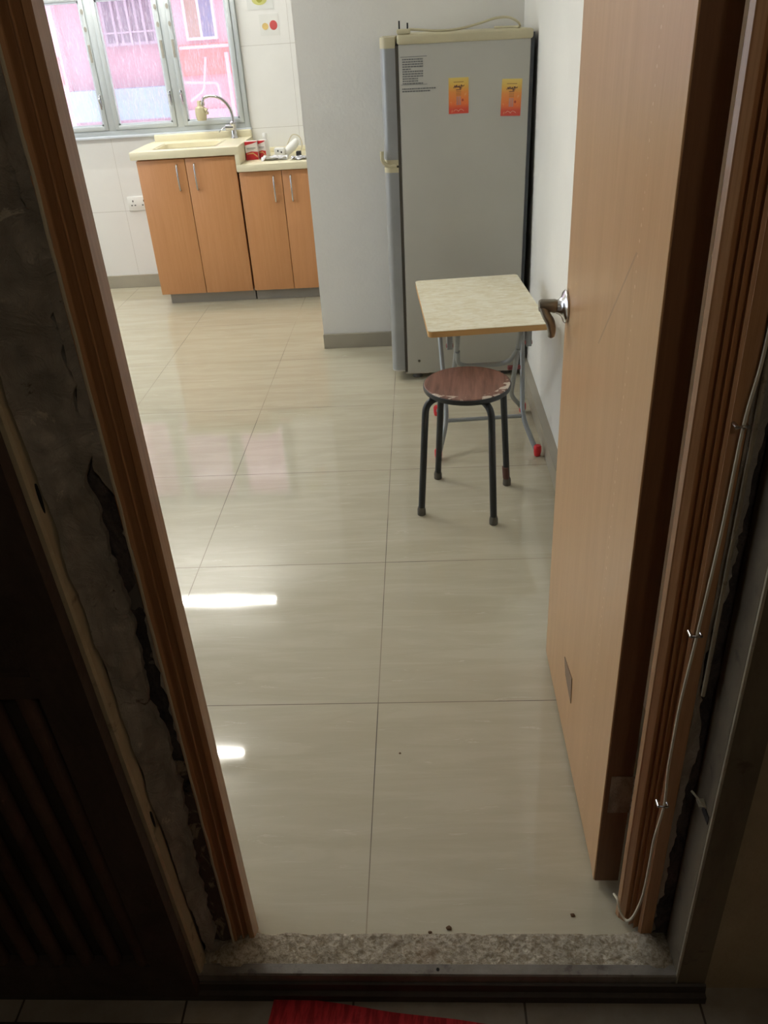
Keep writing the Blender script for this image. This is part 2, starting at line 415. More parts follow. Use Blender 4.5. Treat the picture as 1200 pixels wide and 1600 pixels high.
# ---- window
win = empty('window_1', (WX0, YB, WZ0), 'grey aluminium casement window above the sink', 'window', kind='structure')
def wloc(o): o.parent = win; o.matrix_parent_inverse = Matrix.Translation(V((WX0, YB, WZ0))).inverted(); return o
bm = bmesh.new(); y0, y1 = YB-.02, YB+.06
box(bm, (WX0, y0, WZ0), (WX1, y1, WZ0+.035), .004); box(bm, (WX0, y0, WZ1-.04), (WX1, y1, WZ1), .004)
box(bm, (WX0, y0-.001, WZ0+.002), (WX0+.035, y1-.001, WZ1-.002), .003); box(bm, (WX1-.03, y0-.001, WZ0+.002), (WX1-.001, y1-.001, WZ1-.002), .003)
for cx in (-2.215, -1.757, -1.32): box(bm, (cx-.022, y0-.0015, WZ0+.030), (cx+.022, y1-.002, WZ1-.03), .003)
wloc(link('window_frame', bm, M['alu'], None, True))
cells = [(-2.685, -2.237), (-2.193, -1.779), (-1.735, -1.342), (-1.298, -.92)]
for i, (a, b) in enumerate(cells):
    bm = bmesh.new(); z0, z1 = WZ0+.035, WZ1-.04; w = .026; yy0, yy1 = YB-.028, YB+.03
    box(bm, (a, yy0, z0), (b, yy1, z0+w), .003); box(bm, (a, yy0, z1-w), (b, yy1, z1), .003)
    wl = .034 if i in (1, 2) else w
    box(bm, (a+.0005, yy0-.001, z0+.001), (a+w, yy1-.001, z1-.001), .003); box(bm, (b-w, yy0-.001, z0+.001), (b-.0005, yy1-.001, z1-.001), .003)
    sash = wloc(link('sash', bm, M['alu'], None, True))
    bm = bmesh.new(); w2 = w+.010
    for p, q in (((a+w-.002, YB-.020, z0+w-.002), (b-w+.002, YB-.008, z0+w2)), ((a+w-.002, YB-.020, z1-w2), (b-w+.002, YB-.008, z1-w+.002)),
                 ((a+w-.002, YB-.020, z0+w), (a+w2, YB-.008, z1-w)), ((b-w2, YB-.020, z0+w), (b-w+.002, YB-.008, z1-w))): box(bm, p, q)
    o = link('glazing_bead', bm, M['alu_w'], sash)
    o = B('pane', (a+w, YB-.004, z0+w), (b-w, YB, z1-w), M['glass'], sash)
    # handle and latch plates
    if i >= 1:
        hx = {1: b-.013, 2: b-.013, 3: a+.013}[i]
        bm = bmesh.new(); box(bm, (hx-.006, YB-.034, 1.13), (hx+.006, YB-.028, 1.20), .002)
        tube(bm, smoothpts([(hx, YB-.034, 1.185), (hx, YB-.052, 1.17), (hx+.004, YB-.05, 1.12)]), .005, 8)
        link('casement_handle', bm, M['chrome'], sash, True)
        bm = bmesh.new(); box(bm, (hx-.007, YB-.034, 1.375), (hx+.007, YB-.026, 1.47), .002); link('catch_plate', bm, M['toe'], sash)
        bm = bmesh.new()
        for zz in (1.55, 1.64): disc(bm, hx, zz, .008, .014, YB-.028, th=.004)
        link('cover_cap', bm, M['toe'], sash)
bm = bmesh.new(); box(bm, (WX0, YB-.03, WZ0-.012), (WX1+.005, YB+.02, WZ0+.004), .003)
wloc(link('window_sill', bm, M['alu_w'], None, True))

# ---- lights: two fluorescent battens on the ceiling (their reflections show on the floor)
for (xr, yy, lab) in ((-1.13, 3.62, 'fluorescent ceiling batten nearest the window'), (-1.10, 2.06, 'fluorescent ceiling batten over the middle of the room')):
    e = empty('ceiling_light', (xr-.6, yy, ZC), lab, 'ceiling light')
    B('housing', (-.62, -.03, -.07), (.62, .03, 0), M['white'], e, .004)
    L('fluorescent_tube', [(.002, -.6), (.013, -.598), (.013, .598), (.002, .6)], M['tube'], e, (0, 0, -.10), 'x', 16)
    for s in (-1, 1): B('lamp_holder', (s*.6, -.012, -.118), (s*.62, .012, -.06), M['white'], e)

# ------------------------------------------------------------------ outside the window
nb = empty('apartment_building', (-2.2, 7.0, 0), 'pink apartment building across the gap behind the window', 'building')
def N(name, a, b, mat, parent=None, bev=0):
    bm = bmesh.new(); box(bm, a, b, bev); o = link(name, bm, mat)
    o.parent = parent or nb
    o.matrix_parent_inverse = Matrix.Translation(nb.location).inverted() if not parent else Matrix.Identity(4)
    return o
pm = plain('mauve_pink_render', (190, 142, 156), .8, var=.04); pl = plain('light_pink_render', (228, 170, 182), .8, var=.04)
ps = plain('salmon_render', (222, 128, 118), .8, var=.08); pb = plain('pale_blue_ledge_paint', (150, 176, 206), .8, var=.06)
N('wall', (-7, 7.0, -4), (3.5, 7.3, 3.6), pm)
N('wall_panel', (-2.06, 6.93, -4), (3.5, 7.0, 3.6), pl)['label'] = 'lighter pink wall panel'
N('column', (-3.5, 6.9, -4), (-3.17, 7.0, 3.6), pl)
N('salmon_patch', (-3.36, 6.885, 1.14), (-3.20, 6.9, 1.38), ps)
N('column', (-5.2, 6.9, -4), (-4.6, 7.0, 3.6), pl)
N('ledge', (-3.17, 6.86, .81), (-2.08, 7.0, 1.08), pb)['label'] = 'pale blue ledge'
N('ledge', (-4.6, 6.86, .81), (-3.5, 7.0, 1.08), pb)
N('band', (-2.06, 6.90, 1.15), (3.5, 6.93, 1.41), ps)['label'] = 'salmon band under the window'
N('ledge', (-2.06, 6.88, .4), (3.5, 6.93, .86), plain('mauve_ledge', (206, 170, 186), .8))
wfm = plain('white_window_frame_paint', (222, 212, 222), .5); wbar = plain('lilac_grey_bar_paint', (178, 160, 178), .5); gdark = plain('greyish_window_panes', (112, 102, 122), .25, var=.1)
def nwin(x0, x1, z0, z1, ps_, bars, fw=.025):
    y = 6.93 if x0 > -2.06 else 7.0
    w = N('window', (x0, y-.05, z0), (x1, y, z1), wbar if bars else wfm)
    n = len(ps_)
    for i, pmat in enumerate(ps_):
        a = x0+fw+(x1-x0-fw)*i/n; b = x0+(x1-x0-fw)*(i+1)/n
        o = N('pane', (a, y-.053, z0+fw), (b, y-.049, z1-fw), pmat, None)
        o.parent = w
    for bx in bars:
        o = N('bar', (bx-.012, y-.08, z0), (bx+.008, y-.06, z1), wbar, None); o.parent = w
    o = N('bar', (x0-.01, y-.075, z0+.10), (x1+.01, y-.06, z0+.115), wbar) if bars else None
    if o: o.parent = w
nwin(-1.955, -1.665, 1.44, 1.93, [plain('tan_curtain_pane', (170, 138, 120), .3), plain('blue_pane', (112, 122, 160), .3, var=.15)], [])
nwin(-2.74, -2.25, 1.435, 2.4, [gdark, gdark, gdark], [-2.62, -2.48, -2.34])
nwin(-4.3, -3.7, 1.435, 2.4, [gdark, gdark, gdark], [-4.15, -4.0, -3.85])
bm = bmesh.new(); tube(bm, [(-1.60, 6.86, .5), (-1.60, 6.86, 1.33)], .02, 8); tube(bm, [(-2.03, 6.86, 1.385), (-.4, 6.86, 1.385)], .014, 8)
tube(bm, fillet([(-2.03, 6.86, 1.10), (-1.72, 6.86, 1.08), (-1.70, 6.86, .90)], .03), .013, 8); tube(bm, fillet([(-2.0, 6.86, .94), (-1.86, 6.86, 1.02), (-1.80, 6.86, 1.30)], .05), .012, 8)
tube(bm, [(-1.52, 6.86, .5), (-1.52, 6.86, 3.0)], .014, 8)
o = link('drain_pipes', bm, plain('pale_pink_pipe', (238, 190, 200), .5), None, True); o.parent = nb; o.matrix_parent_inverse = Matrix.Translation(nb.location).inverted()

# ------------------------------------------------------------------ kitchen units
def handle(parent, x, z, y):
    bm = bmesh.new()
    tube(bm, smoothpts([(x, y, z+.072), (x, y-.018, z+.068), (x+.001, y-.026, z+.03), (x+.001, y-.028, z), (x+.001, y-.026, z-.03), (x, y-.018, z-.068), (x, y, z-.072)], 5), .0052, 10)
    return link('handle', bm, M['chrome'], parent, True)
def unit(name, x0, x1, zt, splits, label):
    e = empty(name, ((x0+x1)/2, 3.68, 0), label, 'cabinet'); cx = (x0+x1)/2
    bm = bmesh.new()
    box(bm, (x0-cx+.004, -.215, .072), (x0-cx+.02, .215, zt)); box(bm, (x1-cx-.02, -.215, .072), (x1-cx-.004, .215, zt))
    box(bm, (x0-cx+.02, -.215, .072), (x1-cx-.02, .215, .088)); box(bm, (x0-cx+.02, .2, .088), (x1-cx-.02, .215, zt))
    box(bm, (x0-cx+.02, -.213, zt-.05), (x1-cx-.02, -.195, zt))
    link('body', bm, M['beech_c'], e)
    bm = bmesh.new(); box(bm, (x0-cx+(.04 if x0 < -1.4 else 0), -.19, 0), (x1-cx, -.175, .072)); box(bm, (x0-cx+(.04 if x0 < -1.4 else 0), -.175, 0), (x0-cx+(.055 if x0 < -1.4 else .015), .2, .072))
    link('plinth', bm, M['toe'], e)
    for a, b, hx in splits:
        bm = bmesh.new(); box(bm, (a-cx+.0015, -.238, .070), (b-cx-.0015, -.218, zt-.004), .003, 2)
        d = link('door', bm, M['beech_c'], e, True)
        handle(d, hx-cx, zt-.105, -.238)
unit('sink_cabinet', -1.502, -.915, .868, [(-1.502, -1.213, -1.262), (-1.213, -.915, -1.158)], 'taller beech two-door cabinet under the cream sink')
unit('low_cabinet', -.907, -.40, .775, [(-.907, -.655, -.703), (-.655, -.40, -.602)], 'lower beech cabinet at the partition, under the medicine boxes')

wt = empty('worktop', (-.9, 3.66, .87), 'cream stepped worktop with moulded sink basin', 'worktop')
def W(name, bm, mat, sm=True, parent=None):
    o = link(name, bm, mat, parent or wt, sm)
    if parent is None: o.matrix_parent_inverse = Matrix.Translation(wt.location).inverted()
    return o
bm = bmesh.new(); Bx0, Bx1, By0, By1 = -1.41, -1.04, 3.505, 3.80; z0, z1 = .872, .917
box(bm, (-1.525, 3.415, z0), (-.885, By0, z1), .006); box(bm, (-1.525, By1, z0), (-.885, 3.905, z1), .004)
box(bm, (-1.5245, By0-.012, z0+.0005), (Bx0, By1+.012, z1-.0004)); box(bm, (Bx1, By0-.012, z0+.0005), (-.8855, By1+.012, z1-.0004))
box(bm, (-.911, 3.4175, .778), (-.8845, 3.903, .9155), .004)
W('sink_top', bm, M['cream'])
bm = bmesh.new(); box(bm, (-.911, 3.415, .776), (-.384, 3.905, .816), .006); box(bm, (-.885, 3.88, .81), (-.384, 3.905, .845), .005)
W('low_top', bm, M['cream'])
bm = bmesh.new(); box(bm, (-1.50, 3.868, .91), (-.885, 3.905, .958), .008, 3); W('upstand', bm, M['cream'])
bm = bmesh.new()
zb = .78
def ring(x0, x1, y0, y1, z, r=.05, n=5):
    vs = []
    for cx, cy, a0 in ((x1-r, y1-r, 0), (x0+r, y1-r, 90), (x0+r, y0+r, 180), (x1-r, y0+r, 270)):
        for k in range(n+1):
            a = R(a0+90*k/n); vs.append(bm.verts.new((cx+r*math.cos(a), cy+r*math.sin(a), z)))
    return vs
rs = [ring(Bx0-.012, Bx1+.012, By0-.012, By1+.012, z1+.0015, .03), ring(Bx0+.006, Bx1-.006, By0+.006, By1-.006, z1-.006, .045), ring(Bx0+.02, Bx1-.02, By0+.02, By1-.02, zb+.02), ring(Bx0+.05, Bx1-.05, By0+.05, By1-.05, zb)]
for a, b in zip(rs, rs[1:]):
    for k in range(len(a)): bm.faces.new((a[k], a[(k+1) % len(a)], b[(k+1) % len(a)], b[k]))
bm.faces.new(rs[-1]); W('basin', bm, M['cream'])
o = L('drain', [(.001, 0), (.03, 0), (.033, .003), (.02, .004), (.001, .002)], M['chrome'], wt, (-1.22, 3.65, zb+.001)); o.matrix_parent_inverse = Matrix.Translation(wt.location).inverted()

# faucet
fc = empty('kitchen_faucet', (-.985, 3.838, .917), 'chrome gooseneck sink faucet with a white plastic nozzle', 'faucet')
L('faucet_body', [(.024, 0), (.024, .006), (.019, .012), (.018, .07), (.021, .075), (.02, .09), (.008, .098)], M['chrome'], fc)
T('spout', smoothpts([(0, 0, .08), (.004, 0, .12), (-.004, 0, .165), (-.03, 0, .205), (-.07, 0, .233), (-.12, 0, .241), (-.155, -.002, .232), (-.168, -.002, .205)], 6), .0095, M['chrome'], fc)
bm = bmesh.new(); tube(bm, [(0, -.005, .06), (-.045, -.012, .062)], [.016, .017], 14); tube(bm, smoothpts([(-.04, -.012, .065), (-.06, -.02, .062), (-.085, -.03, .04)], 4), [.006]*8+[.004], 10, .6)
link('lever', bm, M['chrome'], fc, True)
bm = bmesh.new(); lathe(bm, [(.012, .03), (.014, .025), (.016, 0), (.03, -.008), (.034, -.03), (.033, -.06), (.027, -.08), (.006, -.082)], 20, (-.186, -.002, .19))
tube(bm, [(-.18, -.002, .18), (-.145, -.01, .165)], .012, 10); tube(bm, [(-.165, -.002, .15), (-.14, -.01, .15)], .009, 10)
o = link('nozzle', bm, M['offwhite'], fc, True); o['label'] = 'off white plastic nozzle adapter'
L('collar', [(.012, 0), (.0135, .004), (.0135, .02), (.012, .024)], M['steel'], fc, (-.168, -.002, .19))

# things on the low worktop
def carton(name, x, y, z, w, d, h, rot, label, cat='box'):
    e = empty(name, (x, y, z), label, cat, rot=(0, 0, R(rot)))
    B('carton_body', (-w/2, -d/2, 0), (w/2, d/2, h), plain('white_carton', (228, 222, 216), .45, var=.02), e, .001, 1)
    rd = plain('red_carton_print', (196, 44, 52), .45)
    bm = bmesh.new(); y = -d/2-.0006
    extr(bm, [(-w/2, 0), (w/2, 0), (w/2, h*.42), (0, h*.46), (-w/2, h*.38)], 'y', y, y+.0006)
    link('red_print', bm, rd, e); bm = bmesh.new()
    extr(bm, [(-w/2, h*.80), (w*.1, h*.88), (w/2, h*.96), (w/2, h*1.0), (-w/2, h*1.0)], 'y', y, y+.0006)
    link('red_print', bm, rd, e)
    bm = bmesh.new(); y -= .0006
    extr(bm, [(-w*.4, h*.30), (w*.1, h*.33), (w*.44, h*.12), (w*.44, h*.20), (w*.1, h*.40), (-w*.4, h*.36)], 'y', y, y+.0006)
    link('gold_stripe', bm, plain('gold_print', (214, 170, 110), .45), e)
    bm = bmesh.new(); box(bm, (-w*.38, y, h*.62), (w*.34, y+.0006, h*.655)); link('text_line', bm, M['print'], e); bm = bmesh.new(); box(bm, (-w*.38, y, h*.56), (w*.2, y+.0006, h*.58)); link('text_line', bm, M['print'], e)
carton('medicine_box', -.845, 3.62, .816, .073, .045, .102, 4, 'red and white medicine carton against the sink step')
carton('medicine_box', -.782, 3.655, .816, .048, .045, .100, -14, 'narrower red and white carton in front of the white bottle')
bt = empty('bottle', (-.775, 3.72, .816), 'white cap and neck of a bottle behind the two cartons', 'bottle')
L('bottle_body', [(.018, 0), (.021, .004), (.021, .085), (.012, .098), (.011, .104)], M['white'], bt)
L('cap', [(.014, 0), (.015, .003), (.015, .024), (.012, .028), (.001, .029)], M['white'], bt, (0, 0, .104))
# white adapter, its looped cord and black plug, foil sheets
ad = empty('travel_adapter', (-.685, 3.66, .816), 'white plug adapter with two dark pin holes', 'adapter')
B('adapter_body', (-.032, -.02, 0), (.032, .02, .052), M['white'], ad, .008, 3)
bm = bmesh.new()
for dx, dz in ((-.008, .036), (.012, .028)): bm = bmesh.new(); disc(bm, dx, dz, .0045, .0055, -.0195, 10, th=.0015); link('pin_hole', bm, M['hole'], ad)
hd = empty('shower_head', (-.60, 3.70, .816), 'white rounded plastic appliance with looped cream cord by the partition', 'appliance')
bm = bmesh.new(); tube(bm, smoothpts([(-.055, -.03, .012), (-.03, -.01, .035), (0, .0, .06), (.02, .01, .085)], 5), [.012+.014*math.sin(math.pi*k/15)**.6 for k in range(15)]+[.014], 14)
link('appliance_body', bm, M['white'], hd, True)
T('cord', smoothpts([(-.06, -.02, .012), (-.045, .03, .06), (-.01, .035, .11), (.03, .03, .10), (.045, .02, .06), (.035, 0, .02), (.02, -.05, .008), (.035, -.08, .012)], 8), .0035, M['cord'], hd, 8)
B('plug', (.022, -.115, 0), (.05, -.078, .034), M['black'], hd, .004)
def crumple(name, cx, cy, z, w, d, amp, seed, mat, label, cat):
    bm = bmesh.new(); n = 14; g = []
    for i in range(n+1):
        for j in range(n+1):
            u, v = i/n-.5, j/n-.5; h = (noise.noise(V((u*5+seed, v*5, seed)))+.55)*amp
            g.append(bm.verts.new((u*w, v*d, max(.001, h))))
    for i in range(n):
        for j in range(n): bm.faces.new((g[i*(n+1)+j], g[(i+1)*(n+1)+j], g[(i+1)*(n+1)+j+1], g[i*(n+1)+j+1]))
    o = link(name, bm, mat, None, False, (cx, cy, z)); md = o.modifiers.new('s', 'SOLIDIFY'); md.thickness = .0008; md.offset = 1
    return tag(o, label, cat)
crumple('plastic_bag', -.70, 3.55, .817, .15, .09, .022, 3.3, plain('thin_white_plastic', (226, 226, 230), .22), 'crumpled clear white plastic bag at the front of the low worktop', 'bag')
crumple('foil_sheet', -.55, 3.52, .817, .10, .08, .016, 8.1, plain('silver_foil', (205, 206, 212), .25, .7), 'small crumpled silver wrapper beside the partition edge', 'wrapper')

# wall socket
so = empty('wall_socket', (-1.69, YB, .55), 'white double wall socket left of the sink cabinet', 'socket')
B('plate', (-.072, -.010, -.044), (.072, 0, .044), M['white'], so, .003)
for cx in (-.036, .036):
    for dx, dz, w, h in ((0, .016, .003, .006), (-.011, -.010, .005, .003), (.011, -.010, .005, .003)):
        bm = bmesh.new(); box(bm, (cx+dx-w, -.0112, dz-h), (cx+dx+w, -.0095, dz+h)); link('pin_slot', bm, M['hole'], so)

# ------------------------------------------------------------------ fridge
FL = R(.75)
fe = empty('refrigerator', (.063, 2.07, 0), 'grey two-door fridge standing side-on in the corner, doors facing left', 'refrigerator', rot=(0, FL, 0))
D, Wd, H = .45, .515, 1.405
bm = bmesh.new(); box(bm, (0, 0, .032), (Wd, D, H), .006); link('cabinet', bm, M['fgrey'], fe, True)
bm = bmesh.new(); box(bm, (-.004, -.004, H-.002), (Wd+.008, D+.004, H+.034), .010, 3); link('top_cap', bm, M['offwhite'], fe, True)
bm = bmesh.new(); box(bm, (-.012, .004, .04), (0, D-.004, H-.005)); link('gasket', bm, M['fgasket'], fe)
bm = bmesh.new(); box(bm, (Wd, .008, .10), (Wd+.014, D-.03, H+.02)); link('back_panel', bm, M['fdark'], fe)
def fdoor(z0, z1):
    # rounded front profile
    bm = bmesh.new(); pts = [(-.012, 0), (-.012, D), (-.048, D)]
    for k in range(7): a = R(90*k/6); pts.append((-.048-.024*math.sin(a), D-.03+.03*math.cos(a)))
    for k in range(7): a = R(90*k/6); pts.append((-.044-.028*math.cos(a), .034-.034*math.sin(a)))
    prism(bm, pts, z0, z1); return bm
d1 = link('door', fdoor(.985, H-.012), M['fdoor'], fe, True); d1['label'] = 'short upper freezer door'
d2 = link('door', fdoor(.052, .935), M['fdoor'], fe, True); d2['label'] = 'tall lower door, scuffed silver'
bm = fdoor(H-.012, H+.026); link('door_cap', bm, M['offwhite'], d1, True)
bm = fdoor(.963, .985); link('handle_trim', bm, M['offwhite'], d1, True)
T('handle', smoothpts([(-.02, -.001, .962), (-.055, -.004, .964), (-.078, -.004, .985), (-.080, .0, 1.02)], 6), .008, M['offwhite'], d1, 10)
bm = fdoor(.935, .955); link('handle_trim', bm, M['offwhite'], d2, True)
bm = fdoor(.045, .052); link('bottom_trim', bm, M['fgrey'], d2, True)
for fx in (.045, Wd-.05):
    for fy in (.05, D-.05):
        L('foot', [(.022, -.002), (.024, .004), (.018, .012), (.018, .034)], plain('grey_foot', (112, 110, 104), .6), fe, (fx, fy, .0), 'z', 16)
bm = bmesh.new(); box(bm, (-.01, .01, .028), (.10, .05, .036)); link('hinge_bracket', bm, M['steel'], fe)
bm = bmesh.new(); disc(bm, .055, .095, .006, .006, 0, 12, th=.002); link('screw', bm, M['rubber'], fe)
# faded printed panel on the side: rows of tiny print
bm = bmesh.new(); random.seed(3)
for i in range(11):
    z = 1.352-i*.0085; 
    if i in (4,): w = .035
    else: w = .082-(.02 if i in (8, 9) else 0)
    x = .015
    while x < .012+w:
        l = random.uniform(.004, .012); box(bm, (x, -.0008, z-.0022), (min(x+l, .014+w), .0002, z+.0022)); x += l+.0015
for i in range(2):
    x = .012; z = 1.248-i*.009
    while x < .012+(.13 if i == 0 else .10):
        l = random.uniform(.004, .012); box(bm, (x, -.0008, z-.0022), (x+l, .0002, z+.0022)); x += l+.0015
o = link('printed_notice', bm, M['print'], fe); o['label'] = 'faded grey block of tiny printed text'
for a, b in (((.008, 1.36), (.112, 1.362)), ((.008, 1.262), (.112, 1.2635))):
    bm = bmesh.new(); box(bm, (a[0], -.0007, a[1]), (b[0], .0002, b[1])); link('notice_rule', bm, M['print'], fe)
# cable on the top with its plug
pc = T('power_cord', smoothpts([(.045, .02, H+.05), (.09, .012, H+.046), (.16, .015, H+.040), (.24, .02, H+.043), (.32, .03, H+.058), (.38, .04, H+.072), (.43, .04, H+.072), (.465, .03, H+.055), (.475, .06, H+.040), (.47, .2, H+.038), (.40, .3, H+.038)], 8), .0045, M['offwhite'], fe, 8)
bm = bmesh.new(); box(bm, (-.004, .0, H+.034), (.05, .04, H+.052), .006); pg = link('plug', bm, M['offwhite'], pc, True)
bm = bmesh.new(); box(bm, (.004, .018, H+.050), (.010, .021, H+.080)); link('plug_pin', bm, M['black'], pc); bm = bmesh.new(); box(bm, (.036, .018, H+.050), (.042, .021, H+.072)); link('plug_pin', bm, M['black'], pc)
# loop of cable hanging beside the back edge
T('hanging_cord', smoothpts([(Wd-.015, -.012, .46), (Wd-.002, -.014, .34), (Wd+.012, -.016, .24), (Wd+.012, -.014, .16), (Wd, -.012, .115)], 8), .0035, M['cord'], fe, 8)

# two printed flyers on the fridge side
def m_flyer(name):
    t = NT(name); o = t.sep()
    f = t.math('ADD', t.math('MULTIPLY', o[2], 7.2), .5)
    col = t.ramp(f, [(0., srgb(206, 78, 66)), (.16, srgb(214, 84, 62)), (.30, srgb(232, 122, 66)), (.60, srgb(232, 150, 78)), (.80, srgb(224, 184, 90)), (1., srgb(228, 206, 120))])
    n = t.ramp(t.noise(60, None, 3), [(.6, 0.), (.7, .35)])
    col = t.mix(n, col, srgb(240, 200, 150))
    return t.fin(col, .35)
mfl = m_flyer('orange_yellow_flyer_print'); ink = plain('purple_ink', (70, 42, 66), .5); gry = plain('grey_column_print', (190, 150, 150), .5); pal = plain('pale_print', (240, 200, 180), .5)
def flyer(x, z, w, h, lean, label):
    # local -y is the printed face, centre at origin
    e = empty('flyer', (x, 2.07-.0006, z), label, 'flyer', 'small orange flyers stuck on the fridge side', rot=(0, lean, 0))
    B('sheet', (-w/2, -.0010, -h/2), (w/2, 0, h/2), mfl, e)
    bm = bmesh.new()
    s = [(-.020, .028), (-.014, .037), (-.0135, .029), (-.007, .039), (-.0075, .030), (-.003, .034), (.0, .030), (.002, .036), (.004, .031), (.006, .024), (.008, .034), (.012, .039), (.011, .025), (.013, .035), (.019, .034), (.022, .038)]
    P = smoothpts([(a, -.0016, b) for a, b in s], 4)
    tube(bm, P, .0011, 6); link('lettering', bm, ink, e); bm = bmesh.new(); tube(bm, [(-.010, -.0016, .021), (.010, -.0016, .022)], .0011, 6); link('lettering', bm, ink, e)
    bm = bmesh.new(); box(bm, (-.020, -.0013, .048), (.020, -.0009, .0505))
    link('small_print', bm, plain('brown_ink', (168, 120, 70), .5), e)
    for i in range(3): bm = bmesh.new(); box(bm, (-.010, -.0013, .014-i*.006), (.010, -.0009, .016-i*.006)); link('small_print', bm, plain('brown_ink', (168, 120, 70), .5), e)
    bm = bmesh.new()
    for i in range(7):
        for cx in (-.005, .005): box(bm, (cx-.0042, -.0013, -.006-i*.0045), (cx+.0042, -.0009, -.003-i*.0045))
    link('price_column', bm, gry, e)
    bm = bmesh.new(); disc(bm, .016, -.016, .004, .005, -.001, 12, th=.0004); link('red_seal', bm, plain('red_seal_print', (190, 80, 60), .5), e)
    bm = bmesh.new(); tube(bm, smoothpts([(-.02, -.0013, -.056), (-.013, -.0013, -.050), (-.004, -.0013, -.053), (-.001, -.0013, -.057), (.004, -.0013, -.051), (.012, -.0013, -.050), (.021, -.0013, -.056)], 4), .0022, 6, .3); link('footer_print', bm, pal, e)
flyer(.315, 1.212, .079, .130, R(.3), 'orange and yellow flyer nearer the middle of the fridge side')
flyer(.524, 1.194, .079, .134, R(2.3), 'orange and yellow flyer nearer the back edge of the fridge side')

# ------------------------------------------------------------------ folding table
tb = empty('folding_table', (.343, 1.43, 0), 'small folding table with mottled cream top and red-capped grey legs', 'table', rot=(0, 0, R(4)))
TX, TY, TZ = .205, .305, .575
bm = bmesh.new()
def rrect(hx, hy, r, n=5):
    out = []
    for cx, cy, a0 in ((hx-r, hy-r, 0), (-hx+r, hy-r, 90), (-hx+r, -hy+r, 180), (hx-r, -hy+r, 270)):
        for k in range(n+1): a = R(a0+90*k/n); out.append((cx+r*math.cos(a), cy+r*math.sin(a)))
    return out
prism(bm, rrect(TX, TY, .016), TZ-.002, TZ); link('tabletop', bm, M['tabletop'], tb)
bm = bmesh.new(); prism(bm, rrect(TX, TY, .016), TZ-.022, TZ-.002); o = link('edge_banding', bm, M['banding'], tb); o['label'] = 'oak coloured edge of the table top'
def tl(x, y):  # world xy to table local xy
    dx, dy = x-.343, y-1.43; c, s = math.cos(R(4)), math.sin(R(4)); return (dx*c+dy*s, -dx*s+dy*c)
def P3(x, y, z): a = tl(x, y); return (a[0], a[1], z)
r = .0095
# outer frame: rear of the top down to the front feet
for side, (fx, kx, tx) in enumerate(((.190, .224, .206), (.562, .516, .535))):
    o = T('leg', fillet([P3(fx, 1.278, .02), P3(kx, 1.362, .125), P3(tx, 1.60, .43), P3(tx-.002, 1.69, .552)], .05), r, M['tabletube'], tb)
    L('foot_cap', [(.002, -.018), (.012, -.016), (.0145, 0), (.0145, .02), (.011, .026)], M['red'], o, P3(fx-(.004 if side == 0 else -.004), 1.272, .019))
T('crossbar', [P3(.226, 1.358, .122), P3(.516, 1.366, .128)], .008, M['tabletube'], tb)
# inner frame: front of the top down to the rear feet
for side, (fx, kx, tx) in enumerate(((.190, .248, .262), (.555, .495, .480))):
    o = T('leg', fillet([P3(fx, 1.664, .02), P3(kx, 1.58, .12), P3(tx, 1.25, .47), P3(tx, 1.175, .552)], .05), r, M['tabletube'], tb)
    L('foot_cap', [(.002, -.018), (.012, -.016), (.0145, 0), (.0145, .02), (.011, .026)], M['red'], o, P3(fx, 1.666, .019))
T('crossbar', fillet([P3(.264, 1.27, .44), P3(.268, 1.345, .352), P3(.455, 1.352, .352), P3(.482, 1.27, .44)], .05), .009, M['tabletube'], tb)
for x, y, z in ((.252, 1.43, .30), (.488, 1.44, .30)):
    a = P3(x, y, z); L('pivot', [(.002, -.026), (.009, -.024), (.009, .024), (.002, .026)], M['redb'], tb, a, 'x', 12)
for x in (.234, .508):
    a = P3(x, 1.40, TZ-.03); B('slide_rail', (a[0]-.009, -.24, TZ-.034), (a[0]+.009, .24, TZ-.022), M['tabletube'], tb)
    a = P3(x, 1.205, .50); B('lock_bracket', (a[0]-.010, a[1]-.010, .475), (a[0]+.010, a[1]+.010, .54), M['tabletube'], tb, .003); L('red_button', [(.002, -.013), (.008, -.012), (.008, .012), (.002, .013)], M['redb'], tb, (a[0], a[1], .488), 'x', 12)

# ------------------------------------------------------------------ stool
st = empty('stool', (.280, .958, 0), 'round stool with worn walnut seat and black tube legs', 'stool', rot=(0, 0, R(-4)))
SZ = .448
bm = bmesh.new(); lathe(bm, [(.001, SZ-.004), (.135, SZ-.004), (.1405, SZ-.002), (.1415, SZ), (.138, SZ+.004), (.120, SZ+.0045), (.001, SZ+.0045)], 56); link('seat', bm, M['seat'], st, True)
bm = bmesh.new(); lathe(bm, [(.128, SZ-.016), (.141, SZ-.015), (.1430, SZ-.011), (.1435, SZ-.003), (.1425, SZ+.001), (.139, SZ+.002), (.136, SZ-.004), (.120, SZ-.012)], 56)
link('seat_rim', bm, M['blacktube'], st, True)
def wl(x, y):
    dx, dy = x-.280, y-.958; c, s = math.cos(R(4)), math.sin(R(4)); return (dx*c-dy*s, dx*s+dy*c)
for i, (x, y) in enumerate(((.117, .876), (.180, 1.122), (.358, .803), (.428, 1.060))):
    fx, fy = wl(x, y); rr = math.hypot(fx, fy); ux, uy = fx/rr, fy/rr
    px, py = ux*(.150), uy*(.150)
    pts = fillet([(ux*.075, uy*.075, SZ-.022), (ux*.152, uy*.152, SZ-.030), (fx, fy, .012)], .055, 8)
    lg = T('leg', pts, .0115, M['blacktube'], st, 14)
    L('foot_cap', [(.012, 0), (.0145, .002), (.0145, .02), (.0125, .03), (.0120, .031)], M['rubber'], lg, (fx, fy, 0), 'z', 16)
    if i == 3: T('rust_patch', [(fx-ux*.0035, fy-uy*.0035, .03), (fx-ux*.008, fy-uy*.008, .078)], .0121, M['rust'], lg, 14)

